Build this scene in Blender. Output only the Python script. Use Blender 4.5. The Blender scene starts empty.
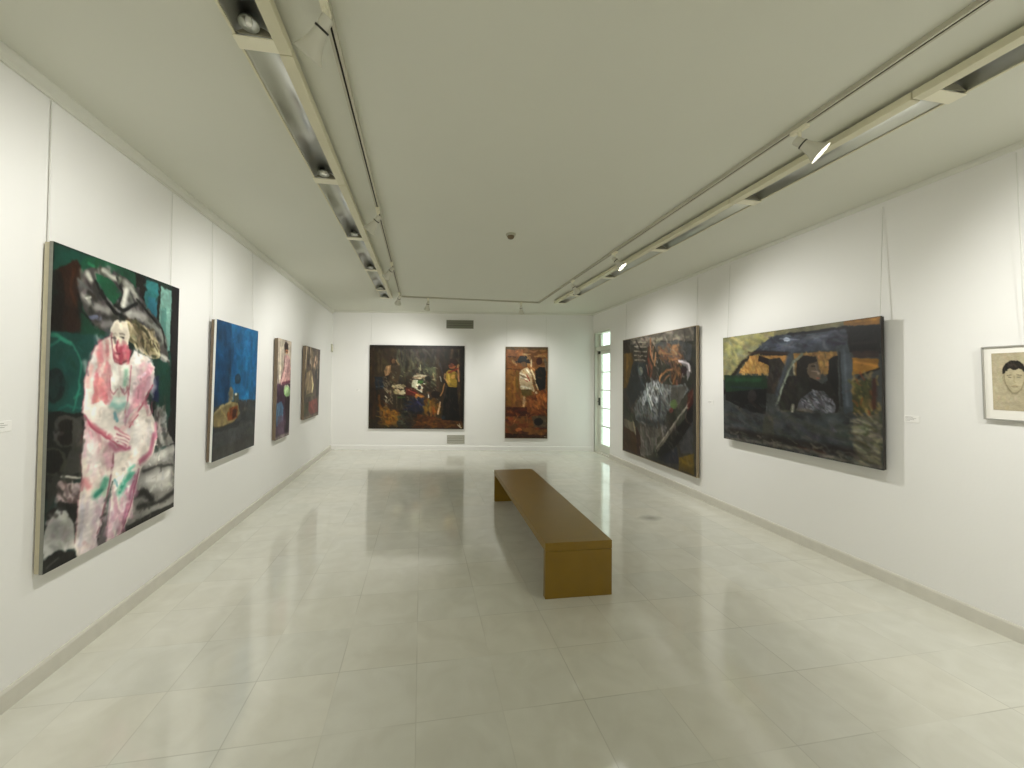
import bpy, bmesh, math, random
import numpy as np
from mathutils import Vector, Matrix

# ------------------------------------------------------------------ camera, world, exposure
SC = bpy.context.scene
COL = SC.collection
cam_d = bpy.data.cameras.new('camera'); cam = bpy.data.objects.new('camera', cam_d); COL.objects.link(cam)
YAW, PITCH, ROLL, FOC = 0.1683, 0.0205, 0.0100, 385.0
F = Vector((math.sin(YAW)*math.cos(PITCH), math.cos(YAW)*math.cos(PITCH), math.sin(PITCH)))
R0 = Vector((math.cos(YAW), -math.sin(YAW), 0)); U0 = R0.cross(F)
Rv = R0*math.cos(ROLL) + U0*math.sin(ROLL); Uv = -R0*math.sin(ROLL) + U0*math.cos(ROLL)
cam.matrix_world = Matrix(((Rv.x, Uv.x, -F.x, 0), (Rv.y, Uv.y, -F.y, 0), (Rv.z, Uv.z, -F.z, 1.6), (0, 0, 0, 1)))
cam_d.sensor_fit = 'HORIZONTAL'; cam_d.sensor_width = 36; cam_d.lens = FOC/1024*36
cam_d.shift_x = 24.917/1024; cam_d.shift_y = -12.245/1024
cam_d.clip_start = .02; cam_d.clip_end = 200
SC.camera = cam
SC.view_settings.view_transform = 'Standard'; SC.view_settings.look = 'None'
SC.view_settings.gamma = 1; SC.view_settings.use_curve_mapping = False
SC.view_settings.exposure = 0.36
world = bpy.data.worlds.new('daylight'); SC.world = world; world.use_nodes = True
bg = world.node_tree.nodes['Background']; bg.inputs[0].default_value = (.88, 1.0, .93, 1); bg.inputs[1].default_value = 2.2
SC.cycles.max_bounces = 12; SC.cycles.diffuse_bounces = 8; SC.cycles.glossy_bounces = 4
SC.cycles.sample_clamp_indirect = 6
SC.cycles.use_denoising = True

SPOT_COL = (.99, .978, .935)

# ------------------------------------------------------------------ materials
def lin(h):
    c = [int(h[i:i+2], 16)/255 for i in (0, 2, 4)]
    return tuple(x/12.92 if x <= .04045 else ((x+.055)/1.055)**2.4 for x in c)
def mat(name, col, rough=.5, metal=0., spec=.5, noise=0., nscale=30., bump=0., bscale=200., emit=None, es=0.):
    m = bpy.data.materials.new(name); m.use_nodes = True
    nt = m.node_tree; b = nt.nodes['Principled BSDF']
    b.inputs['Base Color'].default_value = (*col, 1); b.inputs['Roughness'].default_value = rough
    b.inputs['Metallic'].default_value = metal; b.inputs['Specular IOR Level'].default_value = spec
    tc = nt.nodes.new('ShaderNodeTexCoord')
    if noise:
        n = nt.nodes.new('ShaderNodeTexNoise'); n.inputs['Scale'].default_value = nscale; n.inputs['Detail'].default_value = 4
        nt.links.new(tc.outputs['Object'], n.inputs['Vector'])
        mx = nt.nodes.new('ShaderNodeMix'); mx.data_type = 'RGBA'
        mx.inputs[6].default_value = (*[c*(1-noise) for c in col], 1); mx.inputs[7].default_value = (*[min(1, c*(1+noise)) for c in col], 1)
        nt.links.new(n.outputs['Fac'], mx.inputs[0]); nt.links.new(mx.outputs[2], b.inputs['Base Color'])
    if bump:
        n = nt.nodes.new('ShaderNodeTexNoise'); n.inputs['Scale'].default_value = bscale; n.inputs['Detail'].default_value = 3
        nt.links.new(tc.outputs['Object'], n.inputs['Vector'])
        bp = nt.nodes.new('ShaderNodeBump'); bp.inputs['Strength'].default_value = bump; bp.inputs['Distance'].default_value = .002
        nt.links.new(n.outputs['Fac'], bp.inputs['Height']); nt.links.new(bp.outputs['Normal'], b.inputs['Normal'])
    if emit:
        b.inputs['Emission Color'].default_value = (*emit, 1); b.inputs['Emission Strength'].default_value = es
    return m
M = {
 'wall': mat('wall_paint', (.80, .795, .77), .75, noise=.015, nscale=1.2, bump=.25, bscale=60),
 'ceiling': mat('ceiling_paint', (.68, .685, .60), .8, noise=.02, nscale=1.5),
 'trim': mat('trim_paint', (.68, .68, .61), .5, noise=.02, nscale=5),
 'base': mat('baseboard_marble', (.62, .60, .53), .3, noise=.08, nscale=14),
 'cream': mat('cream_enamel', (.66, .63, .46), .4, noise=.03, nscale=20),
 'creamlight': mat('pale_enamel', (.80, .77, .60), .35),
 'shade': mat('shade_enamel', (.60, .59, .50), .45),
 'track': mat('track_enamel', (.50, .48, .38), .4),
 'slot': mat('slot_black', (.02, .018, .012), .6),
 'silver': mat('anodised_reflector', (.55, .56, .52), .32, metal=1., noise=.08, nscale=8),
 'dark': mat('end_gap_shade_dark', (.22, .21, .15), .6),
 'bench': mat('ochre_wood', (.215, .128, .012), .33, noise=.10, nscale=6, spec=.4),
 'benchedge': mat('ochre_edge', (.22, .12, .02), .4, noise=.08, nscale=9),
 'grille': mat('grille_paint', (.20, .20, .15), .5),
 'grilledark': mat('grille_shadow_gap', (.05, .05, .035), .8),
 'door': mat('door_paint', (.66, .68, .60), .4, noise=.02),
 'metal': mat('dark_metal', (.06, .06, .05), .4, metal=.6),
 'canvas': mat('raw_canvas', (.50, .44, .30), .8, noise=.1, nscale=80),
 'stretcher': mat('stretcher_wood', (.44, .40, .28), .6, noise=.12, nscale=30),
 'greyedge': mat('grey_canvas_edge', (.20, .20, .17), .7, noise=.15, nscale=40),
 'darkedge': mat('dark_canvas_edge', (.025, .022, .018), .6, noise=.2, nscale=40),
 'whiteedge': mat('white_canvas_edge', (.72, .72, .68), .6, noise=.06, nscale=40),
 'brownedge': mat('brown_canvas_edge', (.16, .12, .08), .7, noise=.2, nscale=40),
 'oakframe': mat('oak_frame', (.27, .21, .13), .5, noise=.15, nscale=40),
 'silverframe': mat('silver_frame', (.52, .51, .48), .35, metal=.7),
 'mat': mat('mount_board', (.82, .80, .74), .7),
 'wire': mat('wire_steel', (.66, .66, .62), .4),
 'label': mat('label_card', (.86, .85, .82), .5),
 'ink': mat('label_ink', (.25, .25, .24), .7),
 'plastic': mat('grey_plastic', (.45, .44, .34), .5),
 'brownplastic': mat('brown_plastic', (.14, .10, .05), .5),
 'lampglow': mat('lamp_glow', (1, 1, 1), .4, emit=(1, .96, .88), es=14),
 'lampoff': mat('lamp_pearl', (.80, .80, .74), .2),
}
def glass():
    m = bpy.data.materials.new('window_glass'); m.use_nodes = True; nt = m.node_tree
    for n in list(nt.nodes):
        if n.type == 'BSDF_PRINCIPLED': nt.nodes.remove(n)
    t = nt.nodes.new('ShaderNodeBsdfTransparent'); t.inputs[0].default_value = (.93, .97, .94, 1)
    g = nt.nodes.new('ShaderNodeBsdfGlossy'); g.inputs['Roughness'].default_value = .03
    fr = nt.nodes.new('ShaderNodeLayerWeight'); fr.inputs[0].default_value = .12
    mx = nt.nodes.new('ShaderNodeMixShader')
    nt.links.new(fr.outputs[1], mx.inputs[0]); nt.links.new(t.outputs[0], mx.inputs[1]); nt.links.new(g.outputs[0], mx.inputs[2])
    nt.links.new(mx.outputs[0], nt.nodes['Material Output'].inputs[0]); return m
M['glass'] = glass()
def floor_mat():
    m = bpy.data.materials.new('polished_marble_tiles'); m.use_nodes = True; nt = m.node_tree; N = nt.nodes; L = nt.links
    b = N['Principled BSDF']; tc = N.new('ShaderNodeTexCoord')
    def node(t, **k):
        n = N.new(t)
        for a, v in k.items(): setattr(n, a, v)
        return n
    def math_(op, a, b_=None):
        n = node('ShaderNodeMath', operation=op)
        for i, v in enumerate((a, b_)):
            if v is None: continue
            if isinstance(v, (int, float)): n.inputs[i].default_value = v
            else: L.new(v, n.inputs[i])
        return n.outputs[0]
    sep = node('ShaderNodeSeparateXYZ'); L.new(tc.outputs['Object'], sep.inputs[0])
    nz = node('ShaderNodeTexNoise'); nz.inputs['Scale'].default_value = 1.7; L.new(tc.outputs['Object'], nz.inputs['Vector'])
    tx = math_('DIVIDE', math_('ADD', sep.outputs[0], -.41+.415*40), .415)
    ty = math_('DIVIDE', math_('ADD', sep.outputs[1], -1.852+.378*60), .378)
    ix = math_('FLOOR', tx); iy = math_('FLOOR', ty)
    def joint(t):
        f = math_('FRACT', t); return math_('MINIMUM', f, math_('SUBTRACT', 1., f))
    d = math_('MINIMUM', joint(tx), joint(ty))
    jm = node('ShaderNodeMapRange'); jm.inputs[1].default_value = .002; jm.inputs[2].default_value = .009; jm.inputs[3].default_value = 1; jm.inputs[4].default_value = 0
    L.new(d, jm.inputs[0])
    # joints fade where the polish filled them
    fade = node('ShaderNodeMapRange'); fade.inputs[1].default_value = .38; fade.inputs[2].default_value = .62; fade.inputs[3].default_value = .05; fade.inputs[4].default_value = .48
    L.new(nz.outputs['Fac'], fade.inputs[0]); jf = math_('MULTIPLY', jm.outputs[0], fade.outputs[0])
    cv = node('ShaderNodeCombineXYZ'); L.new(ix, cv.inputs[0]); L.new(iy, cv.inputs[1])
    wn = node('ShaderNodeTexWhiteNoise', noise_dimensions='3D'); L.new(cv.outputs[0], wn.inputs['Vector'])
    # each tile offsets its own veining
    off = node('ShaderNodeVectorMath', operation='MULTIPLY_ADD'); L.new(wn.outputs['Color'], off.inputs[0]); off.inputs[1].default_value = (9, 9, 9); L.new(tc.outputs['Object'], off.inputs[2])
    ve = node('ShaderNodeTexNoise'); ve.inputs['Scale'].default_value = 5; ve.inputs['Detail'].default_value = 7; ve.inputs['Distortion'].default_value = .8; L.new(off.outputs[0], ve.inputs['Vector'])
    ramp = node('ShaderNodeValToRGB'); L.new(ve.outputs['Fac'], ramp.inputs[0])
    ramp.color_ramp.elements[0].position = .3; ramp.color_ramp.elements[0].color = (.61, .605, .54, 1)
    ramp.color_ramp.elements[1].position = .7; ramp.color_ramp.elements[1].color = (.68, .68, .62, 1)
    tint = node('ShaderNodeMix', data_type='RGBA', blend_type='MULTIPLY'); tint.inputs[0].default_value = 1
    tr = node('ShaderNodeValToRGB'); L.new(wn.outputs['Value'], tr.inputs[0])
    tr.color_ramp.elements[0].color = (.965, .965, .95, 1); tr.color_ramp.elements[1].color = (1, .985, .95, 1)
    L.new(ramp.outputs[0], tint.inputs[6]); L.new(tr.outputs[0], tint.inputs[7])
    # one dark grey patch near the right wall
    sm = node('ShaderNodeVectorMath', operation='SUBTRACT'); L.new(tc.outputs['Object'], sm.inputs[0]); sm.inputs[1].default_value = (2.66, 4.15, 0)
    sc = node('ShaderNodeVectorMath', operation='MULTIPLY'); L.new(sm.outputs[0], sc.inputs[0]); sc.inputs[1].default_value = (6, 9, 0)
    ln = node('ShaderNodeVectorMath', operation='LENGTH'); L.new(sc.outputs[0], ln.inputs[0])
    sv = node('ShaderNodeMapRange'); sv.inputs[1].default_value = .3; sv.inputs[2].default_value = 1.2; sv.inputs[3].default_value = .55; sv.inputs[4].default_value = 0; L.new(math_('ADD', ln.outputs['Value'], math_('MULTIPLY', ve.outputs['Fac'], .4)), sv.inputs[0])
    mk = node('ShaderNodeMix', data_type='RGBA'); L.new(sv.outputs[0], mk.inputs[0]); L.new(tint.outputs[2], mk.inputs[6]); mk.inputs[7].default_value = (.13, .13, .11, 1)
    mx = node('ShaderNodeMix', data_type='RGBA'); L.new(jf, mx.inputs[0]); L.new(mk.outputs[2], mx.inputs[6]); mx.inputs[7].default_value = (.30, .285, .23, 1)
    L.new(mx.outputs[2], b.inputs['Base Color'])
    rr = node('ShaderNodeMapRange'); rr.inputs[3].default_value = .05; rr.inputs[4].default_value = .11; L.new(ve.outputs['Fac'], rr.inputs[0]); L.new(rr.outputs[0], b.inputs['Roughness'])
    b.inputs['IOR'].default_value = 1.65
    return m
M['floor'] = floor_mat()

# ------------------------------------------------------------------ helpers
def tag(o, label=None, cat=None, group=None, kind=None):
    if label: o['label'] = label
    if cat: o['category'] = cat
    if group: o['group'] = group
    if kind: o['kind'] = kind
    return o
def empty(name, loc=(0, 0, 0), rz=0.):
    o = bpy.data.objects.new(name, None); COL.objects.link(o); o.location = loc; o.rotation_euler = (0, 0, rz); o.empty_display_size = .1; return o
class MB:
    def __init__(s): s.bm = bmesh.new()
    def box(s, a, b, bev=0.):
        r = bmesh.ops.create_cube(s.bm, size=1); v = r['verts']
        c = [(a[i]+b[i])/2 for i in range(3)]; d = [abs(b[i]-a[i]) for i in range(3)]
        for x in v: x.co = Vector((x.co.x*d[0]+c[0], x.co.y*d[1]+c[1], x.co.z*d[2]+c[2]))
        if bev:
            e = list({e for x in v for e in x.link_edges})
            bmesh.ops.bevel(s.bm, geom=e, offset=bev, segments=2, affect='EDGES', profile=.6)
        return s
    def poly_prism(s, pts, lo, hi, axis='y'):
        f = {'y': lambda p, t: (p[0], t, p[1]), 'z': lambda p, t: (p[0], p[1], t), 'x': lambda p, t: (t, p[0], p[1])}[axis]
        A = [s.bm.verts.new(f(p, lo)) for p in pts]; B = [s.bm.verts.new(f(p, hi)) for p in pts]; n = len(pts)
        s.bm.faces.new(A); s.bm.faces.new(B[::-1])
        for i in range(n): s.bm.faces.new((A[i], B[i], B[(i+1) % n], A[(i+1) % n]))
        return s
    def lathe(s, prof, seg=28, mtx=None, cap=(False, False)):
        rings = []
        for r, z in prof:
            rings.append([s.bm.verts.new((mtx or Matrix()) @ Vector((r*math.cos(2*math.pi*k/seg), r*math.sin(2*math.pi*k/seg), z))) for k in range(seg)])
        for a, b in zip(rings, rings[1:]):
            for k in range(seg): s.bm.faces.new((a[k], a[(k+1) % seg], b[(k+1) % seg], b[k]))
        if cap[0]: s.bm.faces.new(rings[0][::-1])
        if cap[1]: s.bm.faces.new(rings[-1])
        return s
    def tube(s, pts, r, seg=8):
        pts = [Vector(p) for p in pts]; rings = []
        for i, p in enumerate(pts):
            d = (pts[min(i+1, len(pts)-1)]-pts[max(i-1, 0)]).normalized()
            a = d.orthogonal().normalized() if i == 0 else (a - d*a.dot(d)).normalized()
            b = d.cross(a)
            rings.append([s.bm.verts.new(p + a*r*math.cos(2*math.pi*k/seg) + b*r*math.sin(2*math.pi*k/seg)) for k in range(seg)])
        for q, w in zip(rings, rings[1:]):
            for k in range(seg): s.bm.faces.new((q[k], q[(k+1) % seg], w[(k+1) % seg], w[k]))
        s.bm.faces.new(rings[0][::-1]); s.bm.faces.new(rings[-1]); return s
    def build(s, name, m, parent=None, smooth=False):
        bmesh.ops.recalc_face_normals(s.bm, faces=s.bm.faces)
        me = bpy.data.meshes.new(name); s.bm.to_mesh(me); s.bm.free()
        me.materials.append(m)
        if smooth:
            me.polygons.foreach_set('use_smooth', [True]*len(me.polygons))
            try: me.set_sharp_from_angle(angle=math.radians(40))
            except Exception: pass
        o = bpy.data.objects.new(name, me); COL.objects.link(o)
        if parent: o.parent = parent
        return o
def struct(o, name=None): o['kind'] = 'structure'; return o
def copy_tree(o, parent=None):
    c = o.copy(); COL.objects.link(c); c.parent = parent
    for ch in list(o.children): copy_tree(ch, c)
    return c

# ------------------------------------------------------------------ the room
ZC = 3.124
LA, LB = Vector((-1.945, 2.0, 0)), Vector((-2.0, 9.15, 0))
RA, RB = Vector((3.70, 2.0, 0)), Vector((3.86, 8.26, 0))
YF = -4.2
def xl(y): return LA.x + (LB.x-LA.x)*(y-2)/(9.15-2)
def xr(y): return RA.x + (RB.x-RA.x)*(y-2)/(8.26-2)
def yb(x): return 9.15 + (8.26-9.15)*(x+2.0)/(5.86)
T = .22
X0, X1 = xl(YF), xr(YF)
DN, DF, DH = 7.42, 8.20, 2.69      # french door opening: near jamb, far jamb, head
struct(MB().poly_prism([(X0-T, YF-T), (X1+T, YF-T), (3.86+T, 8.26+T), (-2-T, 9.15+T)], -.12, 0, 'z').build('floor', M['floor']))
struct(MB().poly_prism([(X0-T, YF-T), (X1+T, YF-T), (3.86+T, 8.26+T), (-2-T, 9.15+T)], ZC, ZC+.12, 'z').build('ceiling', M['ceiling']))
struct(MB().poly_prism([(X0, YF), (-2.0, 9.15), (-2-T, 9.15), (X0-T, YF)], 0, ZC, 'z').build('wall_left', M['wall']))
struct(MB().poly_prism([(-2-T, 9.15+.0), (-2.0, 9.15), (3.86, 8.26), (3.86+T, 8.26-.0), (3.86+T, 8.26+T), (-2-T, 9.15+T)], 0, ZC, 'z').build('wall_back', M['wall']))
struct(MB().poly_prism([(X0-T, YF), (X1+T, YF), (X1+T, YF-T), (X0-T, YF-T)], 0, ZC, 'z').build('wall_front', M['wall']))
w = MB()
w.poly_prism([(X1, YF), (xr(DN), DN), (xr(DN)+T, DN), (X1+T, YF)], 0, ZC, 'z')
w.poly_prism([(xr(DN), DN), (xr(DF), DF), (xr(DF)+T, DF), (xr(DN)+T, DN)], DH, ZC, 'z')
w.poly_prism([(xr(DF), DF), (3.86, 8.26), (3.86+T, 8.26), (xr(DF)+T, DF)], 0, ZC, 'z')
struct(w.build('wall_right', M['wall']))
def run(name, a, b, prof, m):
    """a moulding of the given profile (distance from wall, height) from a to b, on the left of a->b"""
    a, b = Vector(a), Vector(b); d = (b-a).normalized(); n = Vector((-d.y, d.x, 0))
    s = MB(); A = [s.bm.verts.new(a+n*p+Vector((0, 0, z))) for p, z in prof]; B = [s.bm.verts.new(b+n*p+Vector((0, 0, z))) for p, z in prof]
    k = len(prof); s.bm.faces.new(A); s.bm.faces.new(B[::-1])
    for i in range(k): s.bm.faces.new((A[i], B[i], B[(i+1) % k], A[(i+1) % k]))
    return struct(s.build(name, m))
BASE = [(0, 0), (.018, 0), (.018, .088), (.012, .1), (0, .1)]
COVE = [(0, ZC), (0, ZC-.07), (.012, ZC-.07), (.012, ZC-.052), (.03, ZC-.035), (.036, ZC-.012), (.036, ZC)]
COVE2 = [(0, ZC), (0, ZC-.036), (.008, ZC-.036), (.02, ZC-.02), (.022, ZC)]
P0 = Vector((X0, YF, 0)); P1 = Vector((-2, 9.15, 0)); P2 = Vector((3.86, 8.26, 0)); P3 = Vector((X1, YF, 0))
run('baseboard_left', P1, P0, BASE, M['base']); run('baseboard_back', P2, P1, BASE, M['wall'])
run('baseboard_right', P3, (xr(DN), DN, 0), BASE, M['base']); run('baseboard_front', P0, P3, BASE, M['base'])
run('trim_1', P1, P0, COVE, M['trim']); run('trim_2', P2, P1, COVE2, M['trim'])
run('trim_3', P3, P2, COVE2, M['trim']); run('trim_4', P0, P3, COVE, M['trim'])

# ------------------------------------------------------------------ french door in the right wall
dr = empty('door_1', (0, 0, 0)); tag(dr, kind='structure')
gx = 3.965
j = MB(); j.box((3.86, 8.15, 0), (gx+.03, 8.20, DH)); j.box((3.875, DN, 0), (gx+.03, DN+.05, DH)); j.box((3.875, DN+.05, DH-.04), (gx+.03, 8.15, DH)); j.box((3.875, DN+.05, 2.27), (gx+.03, 8.15, 2.36))
j.box((3.86, 8.163, 0), (3.885, 8.19, DH-.02)); j.build('door_frame', M['door'], dr)
l = MB(); lx0, lx1 = gx-.02, gx+.02; a, b = DN+.05, 8.15
l.box((lx0, a, .02), (lx1, a+.09, 2.27)); l.box((lx0, b-.11, .02), (lx1, b, 2.27)); l.box((lx0, a+.09, .02), (lx1, b-.11, .20)); l.box((lx0, a+.09, 2.19), (lx1, b-.11, 2.27))
for k in range(1, 5): l.box((lx0+.008, a+.09, .20+k*.398-.013), (lx1-.008, b-.11, .20+k*.398+.013))
leaf = l.build('door_leaf', M['door'], dr)
for k in range(5): MB().box((gx-.003, a+.09, .20+k*.398+.013*(k > 0)), (gx+.003, b-.11, .20+(k+1)*.398-.013*(k < 4))).build('pane', M['glass'], leaf)
MB().box((gx-.003, a+.02, 2.36), (gx+.003, b-.11, DH-.04)).build('transom_pane', M['glass'], dr)
MB().box((lx0, b-.11, 2.36), (lx1, b, DH-.04)).build('transom_stile', M['door'], dr)
MB().box((lx0-.03, b-.075, 1.05), (lx0, b-.045, 1.22), .004).tube([(lx0-.03, b-.06, 1.14), (lx0-.05, b-.06, 1.14), (lx0-.05, b-.15, 1.14)], .009).build('door_handle', M['metal'], dr)
MB().box((lx0-.03, b-.085, 2.20), (lx0, b-.02, 2.26), .004).build('door_bolt', M['metal'], dr)
struct(MB().box((3.87, DN, 0), (gx+.05, 8.2, .018), .003).build('trim_5', M['base']))
gm = mat('outside_paving', (.8, .85, .8), .8, noise=.1, nscale=2)
struct(MB().poly_prism([(4.09, -6), (16, -6), (16, 20), (4.09, 20)], -.15, -.05, 'z').build('outside_ground', gm))

# ------------------------------------------------------------------ bench
bx0, bx1, by0, by1, bh, th, lt = .938, 1.456, 2.722, 5.04, .406, .062, .05
be = tag(empty('bench', ((bx0+bx1)/2, (by0+by1)/2, 0), -.025), 'long low ochre wooden bench standing alone in the middle of the floor', 'bench')
hx, hy = (bx1-bx0)/2, (by1-by0)/2
MB().box((-hx, -hy, bh-th), (hx, hy, bh), .004).build('seat', M['bench'], be)
for s in (-1, 1):
    MB().box((-hx+.001, s*hy-(lt if s > 0 else 0), 0), (hx-.001, s*hy+(lt if s < 0 else 0), bh-th-.002), .003).build('leg', M['bench'], be)
MB().box((-hx+.04, -hy+lt+.001, bh-th-.05), (-hx+.06, hy-lt-.001, bh-th-.001)).box((hx-.06, -hy+lt+.001, bh-th-.05), (hx-.04, hy-lt-.001, bh-th-.001)).build('under_rail', M['benchedge'], be)

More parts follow.
